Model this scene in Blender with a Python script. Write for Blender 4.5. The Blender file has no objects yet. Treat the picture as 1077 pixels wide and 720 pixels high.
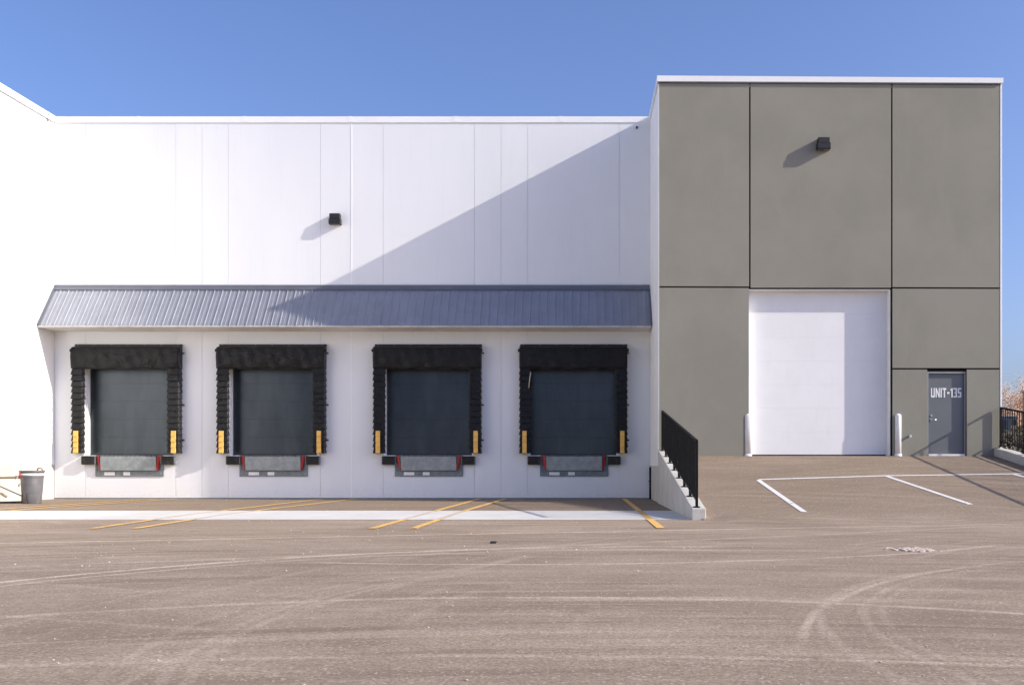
import bpy, bmesh, math, random
from mathutils import Vector, Matrix
random.seed(7)
R = math.radians
scn = bpy.context.scene
C = scn.collection

# ------------------------------------------------------------------ measures
F = 1018.2                    # focal length in photo pixels
CX, CY = 610.0, 488.0         # where depth lines meet in the photo
ZC = 1.0                      # eye height above the yard
YD = 28.0                     # dock wall distance
YG = 24.98                    # grey block front
SD = YD / F
XS = 2.03                     # side wall of the grey block
XL = -15.2                    # side wing wall
TILT = None

def P(px, py, Y):
    return Vector(((px - CX) * Y / F, Y, ZC - (py - CY) * Y / F))
def X_(px, Y): return (px - CX) * Y / F
def Z_(py, Y): return ZC - (py - CY) * Y / F

# ------------------------------------------------------------------ helpers
def tag(o, label=None, cat=None, group=None, kind=None):
    if label: o['label'] = label
    if cat: o['category'] = cat
    if group: o['group'] = group
    if kind: o['kind'] = kind
    return o

def empty(name, loc=(0, 0, 0), label=None, cat=None, group=None, kind=None):
    o = bpy.data.objects.new(name, None)
    C.objects.link(o)
    o.location = loc
    o.empty_display_size = .2
    return tag(o, label, cat, group, kind)

class MB:
    """collects shapes in world coordinates (or local ones) and links them as one mesh object"""
    def __init__(s): s.bm = bmesh.new()
    def box(s, x0, x1, y0, y1, z0, z1, bev=0):
        r = bmesh.ops.create_cube(s.bm, size=1)
        vs = r['verts']
        for v in vs:
            v.co = Vector(((x0 + x1) / 2 + v.co.x * (x1 - x0), (y0 + y1) / 2 + v.co.y * (y1 - y0), (z0 + z1) / 2 + v.co.z * (z1 - z0)))
        if bev:
            es = list({e for v in vs for e in v.link_edges})
            bmesh.ops.bevel(s.bm, geom=es, offset=bev, segments=2, profile=.5, affect='EDGES')
        return s
    def prism(s, pts, a, b, axis='x', bev=0):
        """closed outline pts extruded from a to b along axis"""
        def mk(p, t):
            if axis == 'x': return Vector((t, p[0], p[1]))
            if axis == 'y': return Vector((p[0], t, p[1]))
            return Vector((p[0], p[1], t))
        va = [s.bm.verts.new(mk(p, a)) for p in pts]
        vb = [s.bm.verts.new(mk(p, b)) for p in pts]
        n = len(pts)
        fs = [s.bm.faces.new(va), s.bm.faces.new(vb[::-1])]
        for i in range(n):
            fs.append(s.bm.faces.new((va[i], vb[i], vb[(i + 1) % n], va[(i + 1) % n])))
        if bev:
            es = list({e for f in fs for e in f.edges})
            bmesh.ops.bevel(s.bm, geom=es, offset=bev, segments=2, profile=.5, affect='EDGES')
        return s
    def hexa(s, p):
        """8 corners: 4 front (y near) ccw, 4 back"""
        v = [s.bm.verts.new(q) for q in p]
        for f in ((0, 1, 2, 3), (7, 6, 5, 4), (0, 4, 5, 1), (1, 5, 6, 2), (2, 6, 7, 3), (3, 7, 4, 0)):
            s.bm.faces.new([v[i] for i in f])
        return s
    def quad(s, *p):
        s.bm.faces.new([s.bm.verts.new(Vector(q)) for q in p]); return s
    def tube(s, pts, r, n=10, cap=True, r1=None):
        pts = [Vector(p) for p in pts]
        rings = []
        m = len(pts)
        up = None
        for i, p in enumerate(pts):
            d = (pts[min(i + 1, m - 1)] - pts[max(i - 1, 0)]).normalized()
            if up is None:
                up = d.orthogonal().normalized()
            u = (up - d * up.dot(d))
            u = u.normalized() if u.length > 1e-6 else d.orthogonal().normalized()
            up = u
            w = d.cross(u)
            rr = r if r1 is None else r + (r1 - r) * i / (m - 1)
            rings.append([s.bm.verts.new(p + (u * math.cos(2 * math.pi * k / n) + w * math.sin(2 * math.pi * k / n)) * rr) for k in range(n)])
        for a, b in zip(rings, rings[1:]):
            for k in range(n):
                s.bm.faces.new((a[k], a[(k + 1) % n], b[(k + 1) % n], b[k])).smooth = True
        if cap:
            s.bm.faces.new(rings[0][::-1]); s.bm.faces.new(rings[-1])
        return s
    def lathe(s, prof, cx=0, cy=0, n=28, capb=True, capt=True):
        rings = [[s.bm.verts.new((cx + r * math.cos(2 * math.pi * k / n), cy + r * math.sin(2 * math.pi * k / n), z)) for k in range(n)] for r, z in prof]
        for a, b in zip(rings, rings[1:]):
            for k in range(n):
                s.bm.faces.new((a[k], a[(k + 1) % n], b[(k + 1) % n], b[k])).smooth = True
        if capb: s.bm.faces.new(rings[0][::-1])
        if capt: s.bm.faces.new(rings[-1])
        return s
    def bar(s, a, b, w, h=None):
        """rectangular bar from a to b"""
        a, b = Vector(a), Vector(b); h = h or w
        d = (b - a).normalized()
        side = d.cross(Vector((0, 0, 1)))
        side = side.normalized() if side.length > 1e-4 else Vector((1, 0, 0))
        up = side.cross(d)
        c = []
        for q in (a, b):
            for sx, sz in ((-1, -1), (1, -1), (1, 1), (-1, 1)):
                c.append(s.bm.verts.new(q + side * sx * w / 2 + up * sz * h / 2))
        for f in ((3, 2, 1, 0), (4, 5, 6, 7), (0, 1, 5, 4), (1, 2, 6, 5), (2, 3, 7, 6), (3, 0, 4, 7)):
            s.bm.faces.new([c[i] for i in f])
        return s
    def build(s, name, m, parent=None, fix=True, smooth=False):
        if fix: bmesh.ops.recalc_face_normals(s.bm, faces=s.bm.faces)
        me = bpy.data.meshes.new(name)
        s.bm.to_mesh(me); s.bm.free()
        if smooth:
            for p in me.polygons: p.use_smooth = True
        me.materials.append(m)
        o = bpy.data.objects.new(name, me)
        C.objects.link(o)
        if parent is not None:
            o.parent = parent
            # shapes are given in world coordinates; parents are only ever moved, not turned
            off = Vector(parent.location)
            q = parent.parent
            while q is not None:
                off += Vector(q.location); q = q.parent
            if off.length > 0:
                me.transform(Matrix.Translation(-off))
        return o

def local_build(mb, name, m, parent, smooth=False):
    """shapes given in the parent's own coordinates"""
    bmesh.ops.recalc_face_normals(mb.bm, faces=mb.bm.faces)
    me = bpy.data.meshes.new(name); mb.bm.to_mesh(me); mb.bm.free()
    if smooth:
        for p in me.polygons: p.use_smooth = True
    me.materials.append(m)
    o = bpy.data.objects.new(name, me); C.objects.link(o); o.parent = parent
    return o

def copy_tree(o, parent=None):
    c = o.copy(); C.objects.link(c); c.parent = parent
    for ch in [k for k in bpy.data.objects if k.parent == o]:
        copy_tree(ch, c)
    return c

# ------------------------------------------------------------------ materials
class NT:
    def __init__(s, name):
        s.m = bpy.data.materials.new(name); s.m.use_nodes = True
        s.t = s.m.node_tree; s.n = s.t.nodes; s.l = s.t.links
        s.b = s.n['Principled BSDF']
    def new(s, t, **k):
        n = s.n.new(t)
        for a, b in k.items(): setattr(n, a, b)
        return n
    def set(s, sock, v):
        if hasattr(v, 'type') and hasattr(v, 'links'): s.l.new(v, sock)
        else: sock.default_value = v
    def math(s, op, a, b=0.0, c=None, clamp=False):
        n = s.new('ShaderNodeMath', operation=op, use_clamp=clamp)
        s.set(n.inputs[0], a); s.set(n.inputs[1], b)
        if c is not None: s.set(n.inputs[2], c)
        return n.outputs[0]
    def pos(s):
        g = s.new('ShaderNodeNewGeometry'); return g.outputs['Position']
    def obj(s):
        return s.new('ShaderNodeTexCoord').outputs['Object']
    def mapping(s, v, scale=(1, 1, 1), loc=(0, 0, 0), rot=(0, 0, 0)):
        n = s.new('ShaderNodeMapping'); s.l.new(v, n.inputs[0])
        n.inputs['Scale'].default_value = scale; n.inputs['Location'].default_value = loc; n.inputs['Rotation'].default_value = rot
        return n.outputs[0]
    def noise(s, v, scale, detail=4, rough=.6, dist=0):
        n = s.new('ShaderNodeTexNoise'); s.l.new(v, n.inputs['Vector'])
        n.inputs['Scale'].default_value = scale; n.inputs['Detail'].default_value = detail
        n.inputs['Roughness'].default_value = rough; n.inputs['Distortion'].default_value = dist
        return n.outputs['Fac']
    def ramp(s, f, a, b, lo=0.0, hi=1.0):
        n = s.new('ShaderNodeMapRange'); s.set(n.inputs[0], f)
        n.inputs[1].default_value = a; n.inputs[2].default_value = b
        n.inputs[3].default_value = lo; n.inputs[4].default_value = hi
        n.interpolation_type = 'SMOOTHSTEP'
        return n.outputs[0]
    def mix(s, f, a, b, mode='MIX'):
        n = s.new('ShaderNodeMix', data_type='RGBA', blend_type=mode)
        s.set(n.inputs[0], f)
        for k, v in ((6, a), (7, b)):
            if isinstance(v, tuple) and len(v) == 3: v = (*v, 1)
            s.set(n.inputs[k], v)
        return n.outputs[2]
    def bump(s, h, strength=.3, dist=.01, prev=None):
        n = s.new('ShaderNodeBump'); s.l.new(h, n.inputs['Height'])
        n.inputs['Strength'].default_value = strength; n.inputs['Distance'].default_value = dist
        if prev: s.l.new(prev, n.inputs['Normal'])
        return n.outputs[0]

def simple(name, col, rough=.6, metal=0.0, var=.12, scale=3.0, bump=0.0, bscale=60, spec=.5, dirt=None):
    t = NT(name)
    p = t.obj() if False else t.pos()
    n = t.noise(p, scale, 5, .65)
    lo = tuple(c * (1 - var) for c in col); hi = tuple(min(1, c * (1 + var)) for c in col)
    c = t.mix(t.ramp(n, .3, .7), lo, hi)
    if dirt:
        d = t.noise(t.mapping(p, (3, 3, .6)), 2.2, 6, .7)
        c = t.mix(t.math('MULTIPLY', t.ramp(d, .52, .75), dirt[1]), c, dirt[0])
    t.l.new(c, t.b.inputs['Base Color'])
    t.l.new(t.ramp(t.noise(p, scale * 2.3, 4), .3, .7, max(0, rough - .06), min(1, rough + .06)), t.b.inputs['Roughness'])
    t.b.inputs['Metallic'].default_value = metal
    t.b.inputs['Specular IOR Level'].default_value = spec
    if bump: t.l.new(t.bump(t.noise(p, bscale, 4), bump, .004), t.b.inputs['Normal'])
    return t.m

M = {}
# white insulated wall panels: faint horizontal micro ribs, very light wear
def white_panel():
    t = NT('white_panel'); p = t.pos()
    n = t.noise(t.mapping(p, (.35, .35, .12)), 1.5, 5, .6)
    c = t.mix(t.ramp(n, .3, .7), (.72, .73, .745), (.755, .765, .775))
    # soft dirt streaks that run down from the joints and splash marks low on the wall
    st = t.noise(t.mapping(p, (5, 5, .12)), 2.0, 6, .7)
    c = t.mix(t.math('MULTIPLY', t.ramp(st, .52, .8), .16), c, (.50, .47, .43))
    sep = t.new('ShaderNodeSeparateXYZ'); t.l.new(p, sep.inputs[0])
    low = t.ramp(sep.outputs[2], .55, 0.0)
    sp = t.noise(t.mapping(p, (1, 1, 1.6)), 7, 6, .75)
    c = t.mix(t.math('MULTIPLY', t.math('MULTIPLY', low, t.ramp(sp, .42, .68)), .18), c, (.42, .37, .32))
    t.l.new(c, t.b.inputs['Base Color'])
    t.b.inputs['Roughness'].default_value = .5
    w = t.new('ShaderNodeTexWave', wave_type='BANDS', bands_direction='Z'); t.l.new(p, w.inputs['Vector'])
    w.inputs['Scale'].default_value = 3.3; w.inputs['Distortion'].default_value = 0
    b1 = t.bump(w.outputs['Fac'], .08, .002)
    b2 = t.bump(t.noise(p, 1.1, 3), .25, .01, b1)
    t.l.new(b2, t.b.inputs['Normal'])
    return t.m
M['white'] = white_panel()
M['white_side'] = simple('white_stucco', (.80, .80, .785), .75, 0, .03, .6, .15, 80)
M['coping'] = simple('white_coping_metal', (.82, .82, .82), .38, 0, .03, 1.2)
M['jointw'] = simple('panel_joint_sealant', (.42, .42, .43), .7, 0, .1)
def grey_stucco():
    t = NT('grey_precast'); p = t.pos()
    n = t.noise(p, .55, 6, .62); n2 = t.noise(t.mapping(p, (1, 1, .25)), 1.7, 6, .7)
    c = t.mix(t.ramp(n, .32, .68), (.232, .223, .181), (.264, .253, .208))
    c = t.mix(t.math('MULTIPLY', t.ramp(n2, .5, .75), .35), c, (.30, .292, .24))
    f = t.noise(p, 90, 3, .6)
    c = t.mix(t.math('MULTIPLY', t.ramp(f, .35, .65), .18), c, (.20, .195, .165))
    t.l.new(c, t.b.inputs['Base Color']); t.b.inputs['Roughness'].default_value = .85
    t.l.new(t.bump(f, .10, .0015, t.bump(t.noise(p, 1.2, 4), .25, .006)), t.b.inputs['Normal'])
    return t.m
M['grey'] = grey_stucco()
M['black'] = simple('black_joint', (.006, .006, .006), .8, spec=.2)
M['roof'] = simple('roof_membrane', (.35, .35, .35), .8)
def concrete(name, a, b, dirtc, dirt=.4, sc=1.0):
    t = NT(name); p = t.pos()
    n = t.noise(p, .9 * sc, 7, .7); n2 = t.noise(p, 6 * sc, 6, .7)
    c = t.mix(t.ramp(n, .3, .7), a, b)
    c = t.mix(t.math('MULTIPLY', t.ramp(n2, .48, .72), dirt), c, dirtc)
    v = t.new('ShaderNodeTexVoronoi'); t.l.new(p, v.inputs['Vector']); v.inputs['Scale'].default_value = 9
    c = t.mix(t.math('MULTIPLY', t.ramp(v.outputs['Distance'], .09, .05), .5), c, tuple(q * .55 for q in a))
    t.l.new(c, t.b.inputs['Base Color']); t.b.inputs['Roughness'].default_value = .85
    t.l.new(t.bump(t.noise(p, 45, 5), .25, .004), t.b.inputs['Normal'])
    return t.m
M['conc'] = concrete('cast_concrete', (.43, .42, .39), (.55, .54, .50), (.35, .32, .28))
M['conc_beige'] = concrete('foundation_concrete', (.46, .43, .38), (.54, .51, .46), (.38, .34, .29), .3)
M['slab'] = concrete('slab_concrete', (.50, .49, .46), (.60, .585, .56), (.44, .40, .36), .35, .6)
M['awning'] = simple('ribbed_sheet_metal', (.29, .305, .345), .50, .5, .06, 1.5)
M['awn_trim'] = simple('awning_trim_metal', (.14, .15, .18), .5, .4, .06, 1.5)
M['soffit'] = simple('soffit_metal', (.62, .60, .57), .5)
def vinyl(name, col, rough):
    t = NT(name); p = t.pos()
    n = t.noise(p, 4, 5, .6)
    c = t.mix(t.ramp(n, .35, .7), tuple(q * .75 for q in col), tuple(q * 1.3 for q in col))
    d = t.noise(t.mapping(p, (1, 1, 1)), 11, 6, .75)
    c = t.mix(t.math('MULTIPLY', t.ramp(d, .58, .80), .12), c, (.12, .11, .10))
    t.l.new(c, t.b.inputs['Base Color'])
    t.b.inputs['Specular IOR Level'].default_value = .25
    t.b.inputs['Sheen Weight'].default_value = .06; t.b.inputs['Sheen Roughness'].default_value = .6
    t.b.inputs['Roughness'].default_value = rough
    b = t.bump(t.noise(t.mapping(p, (1, 1, 1.8), rot=(0, .6, 0)), 3.2, 4, .55, 1.2), .9, .05)
    t.l.new(t.bump(t.noise(p, 160, 2), .15, .002, b), t.b.inputs['Normal'])
    return t.m
M['vinyl'] = vinyl('black_vinyl', (.0055, .0055, .006), .45)
M['rubber'] = simple('black_rubber', (.014, .013, .012), .75, 0, .35, 9, .4, 60, dirt=((.13, .11, .09), .4))
M['yellow'] = simple('yellow_vinyl', (.80, .45, .10), .55, 0, .1, 6, dirt=((.30, .2, .08), .45))
def dockdoor():
    t = NT('dock_door_paint'); p = t.pos()
    n = t.noise(t.mapping(p, (1, 1, .3)), 2.0, 6, .65)
    c = t.mix(t.ramp(n, .3, .7), (.052, .062, .070), (.072, .084, .094))
    d = t.noise(t.mapping(p, (2, 2, .25)), 3, 6, .7)
    c = t.mix(t.math('MULTIPLY', t.ramp(d, .55, .8), .35), c, (.12, .12, .115))
    t.l.new(c, t.b.inputs['Base Color'])
    t.b.inputs['Roughness'].default_value = .30
    t.b.inputs['Specular IOR Level'].default_value = .3
    t.b.inputs['Metallic'].default_value = .8
    w = t.new('ShaderNodeTexWave', wave_type='BANDS', bands_direction='Z'); t.l.new(p, w.inputs['Vector'])
    w.inputs['Scale'].default_value = 5.0
    t.l.new(t.bump(t.noise(p, 30, 3), .05, .002, t.bump(w.outputs['Fac'], .12, .002)), t.b.inputs['Normal'])
    return t.m
M['dockdoor'] = dockdoor()
M['whitedoor'] = simple('white_door_paint', (.79, .79, .79), .45, 0, .025, 1.0, dirt=((.62, .60, .57), .15))
M['entry'] = simple('grey_door_paint', (.135, .145, .155), .42, 0, .05, 2)
M['frame_grey'] = simple('door_frame_paint', (.24, .25, .265), .4, 0, .06, 3)
M['frame_white'] = simple('white_frame_paint', (.78, .78, .78), .45, 0, .04, 3)
M['steel'] = simple('galvanised_steel', (.30, .335, .345), .45, .3, .16, 6, dirt=((.25, .22, .18), .4))
M['steel_dark'] = simple('weathered_steel', (.17, .195, .205), .5, .3, .18, 8, dirt=((.2, .16, .12), .4))
M['red'] = simple('red_paint', (.38, .018, .016), .45, 0, .15, 6, dirt=((.2, .06, .05), .3))
M['sticker'] = simple('white_sticker', (.75, .75, .73), .5, 0, .08, 12)
M['chrome'] = simple('brushed_metal', (.55, .55, .55), .25, .9, .05)
M['lamp_body'] = simple('bronze_lamp_body', (.022, .020, .019), .45, .2, .15, 6)
M['lamp_lens'] = simple('lamp_lens', (.10, .10, .095), .3)
M['railing'] = simple('black_railing_paint', (.006, .006, .006), .5, 0, .2, 5, spec=.2)
M['bollard'] = simple('white_bollard_paint', (.80, .80, .79), .5, 0, .04, 4, dirt=((.45, .40, .35), .35))
M['bin'] = simple('grey_bin_plastic', (.13, .13, .14), .5, 0, .12, 8, .1, 40, dirt=((.38, .35, .31), .35))
M['bag'] = simple('white_bin_liner', (.70, .70, .70), .45)
M['redbag'] = simple('red_wrapper', (.50, .10, .08), .5)
M['wood'] = simple('wooden_handle', (.27, .20, .15), .6, 0, .25, 14)
M['pipe'] = simple('grey_pipe', (.33, .32, .31), .5)
M['bark'] = simple('tree_bark', (.20, .14, .10), .9, 0, .3, 5)
M['twig'] = simple('dry_orange_leaf', (.55, .34, .20), .8, 0, .3, 2)
M['bush'] = simple('dry_bush', (.10, .085, .055), .9, 0, .4, 2)
M['navy'] = simple('dark_blue_steel', (.028, .042, .075), .6, 0, .2, 2)
M['farwhite'] = simple('pale_cladding', (.50, .48, .45), .7, 0, .05, .4)
M['farroof'] = simple('pale_roof', (.55, .55, .55), .6)
M['glassdark'] = simple('dark_window', (.03, .035, .045), .12)

# ------------------------------------------------------------------ ground
SLOPE = .153
def apron_h(x, y):
    t = 1.235 - SLOPE * max(0, YG - y)
    k = .09                                  # soft toe
    return .5 * (t + math.sqrt(t * t + k * k)) - .012 if t > -1 else 0.0
def edge_fade(x, y):
    u = min(1, max(0, (x - XS - .18) / .7)); v = min(1, max(0, (y - 17.30) / .35))
    u = u * u * (3 - 2 * u)
    return u + (1 - u) * v
def ground_h(x, y):
    return max(.004, apron_h(x, y)) if XS < x < 10.9 else 0.0

def ray_ground(px, py):
    """where the ray through a photo pixel meets the yard or the apron"""
    a, b = 8.0, 26.0
    Y = a
    while Y < b:
        x = X_(px, Y); z = Z_(py, Y)
        if z <= apron_h(x, Y): return Vector((x, Y, 0))
        Y += .01
    return Vector((X_(px, b), b, 0))

def arcs_mask(t, p, arcs):
    """thin dusty tyre tracks: circles through three ground points"""
    sep = t.new('ShaderNodeSeparateXYZ'); t.l.new(p, sep.inputs[0])
    x, y = sep.outputs[0], sep.outputs[1]
    wob = t.math('MULTIPLY', t.math('SUBTRACT', t.noise(p, .45, 2), .5), .22)
    br = t.noise(p, 1.4, 5, .7)
    br2 = t.noise(p, 24, 3, .7)
    total = None
    for (cx, cy, r, w, s, win) in arcs:
        d = t.math('SQRT', t.math('ADD', t.math('POWER', t.math('SUBTRACT', x, cx), 2), t.math('POWER', t.math('SUBTRACT', y, cy), 2)))
        d = t.math('ABSOLUTE', t.math('ADD', t.math('SUBTRACT', d, r), wob))
        m = t.math('MULTIPLY', t.ramp(d, w, w * .25), s)
        if win:
            for so_, lo_, hi_ in ((x, win[0], win[1]), (y, win[2], win[3])):
                m = t.math('MULTIPLY', m, t.math('MULTIPLY', t.ramp(so_, lo_, lo_ + .6), t.ramp(so_, hi_, hi_ - .6)))
        total = m if total is None else t.math('MAXIMUM', total, m)
    total = t.math('MULTIPLY', total, t.ramp(br, .30, .56))
    return t.math('MULTIPLY', total, t.ramp(br2, .25, .6, .45, 1))

def circle3(a, b, c):
    ax, ay = a; bx, by = b; cx, cy = c
    d = 2 * (ax * (by - cy) + bx * (cy - ay) + cx * (ay - by))
    ux = ((ax * ax + ay * ay) * (by - cy) + (bx * bx + by * by) * (cy - ay) + (cx * cx + cy * cy) * (ay - by)) / d
    uy = ((ax * ax + ay * ay) * (cx - bx) + (bx * bx + by * by) * (ax - cx) + (cx * cx + cy * cy) * (bx - ax)) / d
    return ux, uy, math.hypot(ax - ux, ay - uy)
def gp(px, py): Y = F / (py - CY) * ZC; return ((px - CX) * Y / F, Y)
ARCS = []
for a, b, c, w, s in [
    ((0, 640), (250, 609), (540, 595), .07, 1.0), ((0, 643.5), (250, 613), (560, 597.5), .05, .7),
    ((0, 612), (250, 590), (560, 576), .07, .8), ((0, 616), (240, 594), (560, 579), .05, .5),
    ((0, 571), (250, 566), (560, 560), .10, .6), ((560, 593), (760, 590), (1000, 578), .06, .6),
    ((540, 606), (750, 617), (1000, 594), .07, .6), ((300, 633), (600, 628), (1000, 640), .08, .45),
    ((0, 596), (300, 585), (900, 560), .12, .35), ((0, 660), (300, 640), (700, 634), .06, .4),
    ((100, 719), (500, 668), (900, 662), .05, .35), ((0, 700), (420, 690), (1077, 700), .06, .3),
    ((845, 668), (885, 628), (1000, 598), .05, .4), ((868, 650), (905, 690), (1000, 719), .05, .4),
    ((380, 719), (470, 640), (640, 600), .06, .3), ((860, 719), (1000, 640), (1077, 628), .06, .35)]:
    cx, cy, r = circle3(gp(*a), gp(*b), gp(*c))
    ys_ = [gp(*q)[1] for q in (a, b, c)]; xs_ = [gp(*q)[0] for q in (a, b, c)]
    win = None if r > 14 else (min(xs_) - 2.5, max(xs_) + 2.5, min(ys_) - .9, max(ys_) + .9)
    if r > 6: ARCS.append((cx, cy, r, w, s, win))
for k_, dx_ in enumerate((0, .30, .42)):
    cx, cy, r = circle3((3.6 + dx_, 9.3), (1.75 + dx_, 6.9), (1.50 + dx_, 4.5))
    ARCS.append((cx, cy, r, .06 - .012 * k_, .22 - .05 * k_, (1.0, 4.4, 3.6, 9.8)))
    cx, cy, r = circle3((-1.9 + dx_, 3.6), (-2.4 + dx_, 6.4), (-1.2 + dx_, 9.2))
    ARCS.append((cx, cy, r, .05, .16, (-3.2, 0.2, 3.2, 9.5)))

def polar(t, p, c, kr, ka):
    """ground coordinates wound round a turning centre, so that noise runs along the wheel paths"""
    sep = t.new('ShaderNodeSeparateXYZ'); t.l.new(p, sep.inputs[0])
    dx, dy = t.math('SUBTRACT', sep.outputs[0], c[0]), t.math('SUBTRACT', sep.outputs[1], c[1])
    rr = t.math('SQRT', t.math('ADD', t.math('MULTIPLY', dx, dx), t.math('MULTIPLY', dy, dy)))
    an = t.math('ARCTAN2', dy, dx)
    cb = t.new('ShaderNodeCombineXYZ')
    t.l.new(t.math('MULTIPLY', rr, kr), cb.inputs[0]); t.l.new(t.math('MULTIPLY', an, ka), cb.inputs[1])
    return cb.outputs[0]
def asphalt():
    t = NT('dusty_asphalt'); p = t.pos()
    big = t.noise(t.mapping(p, (.35, .8, 1)), 1.0, 6, .62, .5)
    patch = t.noise(p, .55, 5, .6, .8)
    base = t.mix(t.ramp(big, .30, .70), (.262, .217, .165), (.372, .315, .248))
    base = t.mix(t.math('MULTIPLY', t.ramp(patch, .50, .68), .45), base, (.190, .152, .113))
    c1, c2, c3 = (0.5, -6.0), (4.0, 26.0), (13.0, 4.0)
    s1 = t.noise(polar(t, p, c1, 3.2, 2.2), 1.0, 7, .72, .25)
    s2 = t.noise(polar(t, p, c2, 2.8, 3.0), 1.3, 7, .70, .3)
    s3 = t.noise(polar(t, p, c3, 3.4, 1.8), 1.1, 6, .7, .3)
    m1 = t.ramp(t.noise(p, .23, 3), .36, .55); m3 = t.ramp(t.noise(t.mapping(p, (1, 1, 1), (7, 3, 0)), .3, 3), .45, .6)
    base = t.mix(t.math('MULTIPLY', t.math('MULTIPLY', t.ramp(s1, .47, .66), m1), .62), base, (.55, .478, .388))
    base = t.mix(t.math('MULTIPLY', t.ramp(s2, .52, .72), .48), base, (.51, .447, .365))
    base = t.mix(t.math('MULTIPLY', t.math('MULTIPLY', t.ramp(s3, .50, .70), m3), .55), base, (.57, .50, .41))
    dk = t.noise(polar(t, p, c1, 2.1, 1.7), 1.2, 6, .7, .4)
    base = t.mix(t.math('MULTIPLY', t.ramp(dk, .54, .70), .50), base, (.150, .120, .092))
    base = t.mix(t.math('MULTIPLY', arcs_mask(t, p, ARCS), 1.0), base, (.86, .77, .66))
    # the apron is later, less dusty asphalt; the dock court takes its darker tone
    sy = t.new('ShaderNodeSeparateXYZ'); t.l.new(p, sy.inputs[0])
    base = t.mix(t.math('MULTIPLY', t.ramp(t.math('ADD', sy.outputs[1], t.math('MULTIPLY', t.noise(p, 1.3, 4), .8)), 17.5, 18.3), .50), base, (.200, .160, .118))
    # aggregate and grit
    v = t.new('ShaderNodeTexVoronoi'); t.l.new(p, v.inputs['Vector']); v.inputs['Scale'].default_value = 70
    sepc = t.new('ShaderNodeSeparateColor'); t.l.new(v.outputs['Color'], sepc.inputs[0])
    g = t.noise(p, 48, 5, .75); g2 = t.noise(p, 9, 7, .8)
    base = t.mix(t.math('MULTIPLY', t.ramp(sepc.outputs[0], .45, .95), .5), base, (.13, .105, .085))
    base = t.mix(t.math('MULTIPLY', t.ramp(g, .40, .62), .42), base, (.16, .125, .10))
    base = t.mix(t.math('MULTIPLY', t.ramp(g2, .50, .68), .32), base, (.19, .15, .12))
    base = t.mix(t.math('MULTIPLY', t.math('GREATER_THAN', sepc.outputs[1], .955), .35), base, (.66, .58, .49))
    v2 = t.new('ShaderNodeTexVoronoi'); t.l.new(p, v2.inputs['Vector']); v2.inputs['Scale'].default_value = 4.5
    cr = t.math('MULTIPLY', t.ramp(v2.outputs['Distance'], .06, .02), t.ramp(t.noise(p, .7, 3), .52, .6))
    base = t.mix(t.math('MULTIPLY', cr, .5), base, (.66, .58, .49))
    # old oil spots
    v3 = t.new('ShaderNodeTexVoronoi'); t.l.new(t.mapping(p, (1, 1, 1), (3.3, 1.2, 0)), v3.inputs['Vector']); v3.inputs['Scale'].default_value = .8
    oil = t.math('MULTIPLY', t.ramp(t.math('ADD', v3.outputs['Distance'], t.math('MULTIPLY', t.noise(p, 7, 3), .16)), .20, .10), .35)
    base = t.mix(oil, base, (.11, .09, .075))
    base = t.mix(1.0, base, (1.0, .935, .875), 'MULTIPLY')
    t.l.new(base, t.b.inputs['Base Color'])
    t.b.inputs['Roughness'].default_value = .9
    t.b.inputs['Specular IOR Level'].default_value = .2
    t.l.new(t.bump(g, .6, .008, t.bump(g2, .3, .01)), t.b.inputs['Normal'])
    return t.m
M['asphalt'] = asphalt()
M['field'] = simple('dry_field', (.20, .165, .11), .95, 0, .3, .15)

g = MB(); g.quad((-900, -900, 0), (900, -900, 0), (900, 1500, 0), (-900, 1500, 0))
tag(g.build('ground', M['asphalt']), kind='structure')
f = MB(); f.quad((14, 34, .004), (900, 34, .004), (900, 1480, .004), (14, 1480, .004))
tag(f.build('field', M['field']), kind='structure')

# sloping truck apron up to the grey block
ap = bmesh.new()
nx, ny = 86, 150
gx = [XS + .18 + (10.72 - XS - .18) * i / nx for i in range(nx + 1)]
gy = [9.0 + (YG + .3 - 9.0) * j / ny for j in range(ny + 1)]
grid = [[ap.verts.new((x, y, max(-.03, (apron_h(x, y) - .004) * edge_fade(x, y) - .002))) for x in gx] for y in gy]
for j in range(ny):
    for i in range(nx):
        ap.faces.new((grid[j][i], grid[j][i + 1], grid[j + 1][i + 1], grid[j + 1][i])).smooth = True
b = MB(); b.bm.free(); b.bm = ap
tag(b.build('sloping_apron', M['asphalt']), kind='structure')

# concrete landing strip across the truck court
b = MB()
xs = [XL + .02, -11.8, -7.5, -3.1, XS - .02]
for a_, c_ in zip(xs, xs[1:]):
    b.box(a_ + .008, c_ - .008, 17.5, 20.8, -.08, .006)
tag(b.build('concrete_pad', M['slab']), kind='structure')

# ------------------------------------------------------------------ paint on the ground
def paint(name, col, wear, pad=0):
    t = NT(name); p = t.pos()
    n = t.noise(p, 9, 6, .75); n2 = t.noise(p, 1.2, 4)
    t.l.new(t.mix(t.ramp(n, .3, .7), tuple(q * .8 for q in col), col), t.b.inputs['Base Color'])
    t.b.inputs['Roughness'].default_value = .7
    a = t.math('MULTIPLY', t.ramp(t.math('ADD', n, t.math('MULTIPLY', n2, .35)), wear, wear + .12), 1.0)
    if pad:                                   # paint has mostly worn off the smooth concrete
        sep = t.new('ShaderNodeSeparateXYZ'); t.l.new(p, sep.inputs[0])
        on = t.math('MULTIPLY', t.math('GREATER_THAN', sep.outputs[1], 17.5), t.math('LESS_THAN', sep.outputs[1], 20.8))
        a = t.math('MULTIPLY', a, t.math('SUBTRACT', 1, t.math('MULTIPLY', on, pad)))
    t.l.new(a, t.b.inputs['Alpha'])
    return t.m
M['ypaint'] = paint('worn_yellow_paint', (.76, .46, .13), .50, .72)
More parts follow.
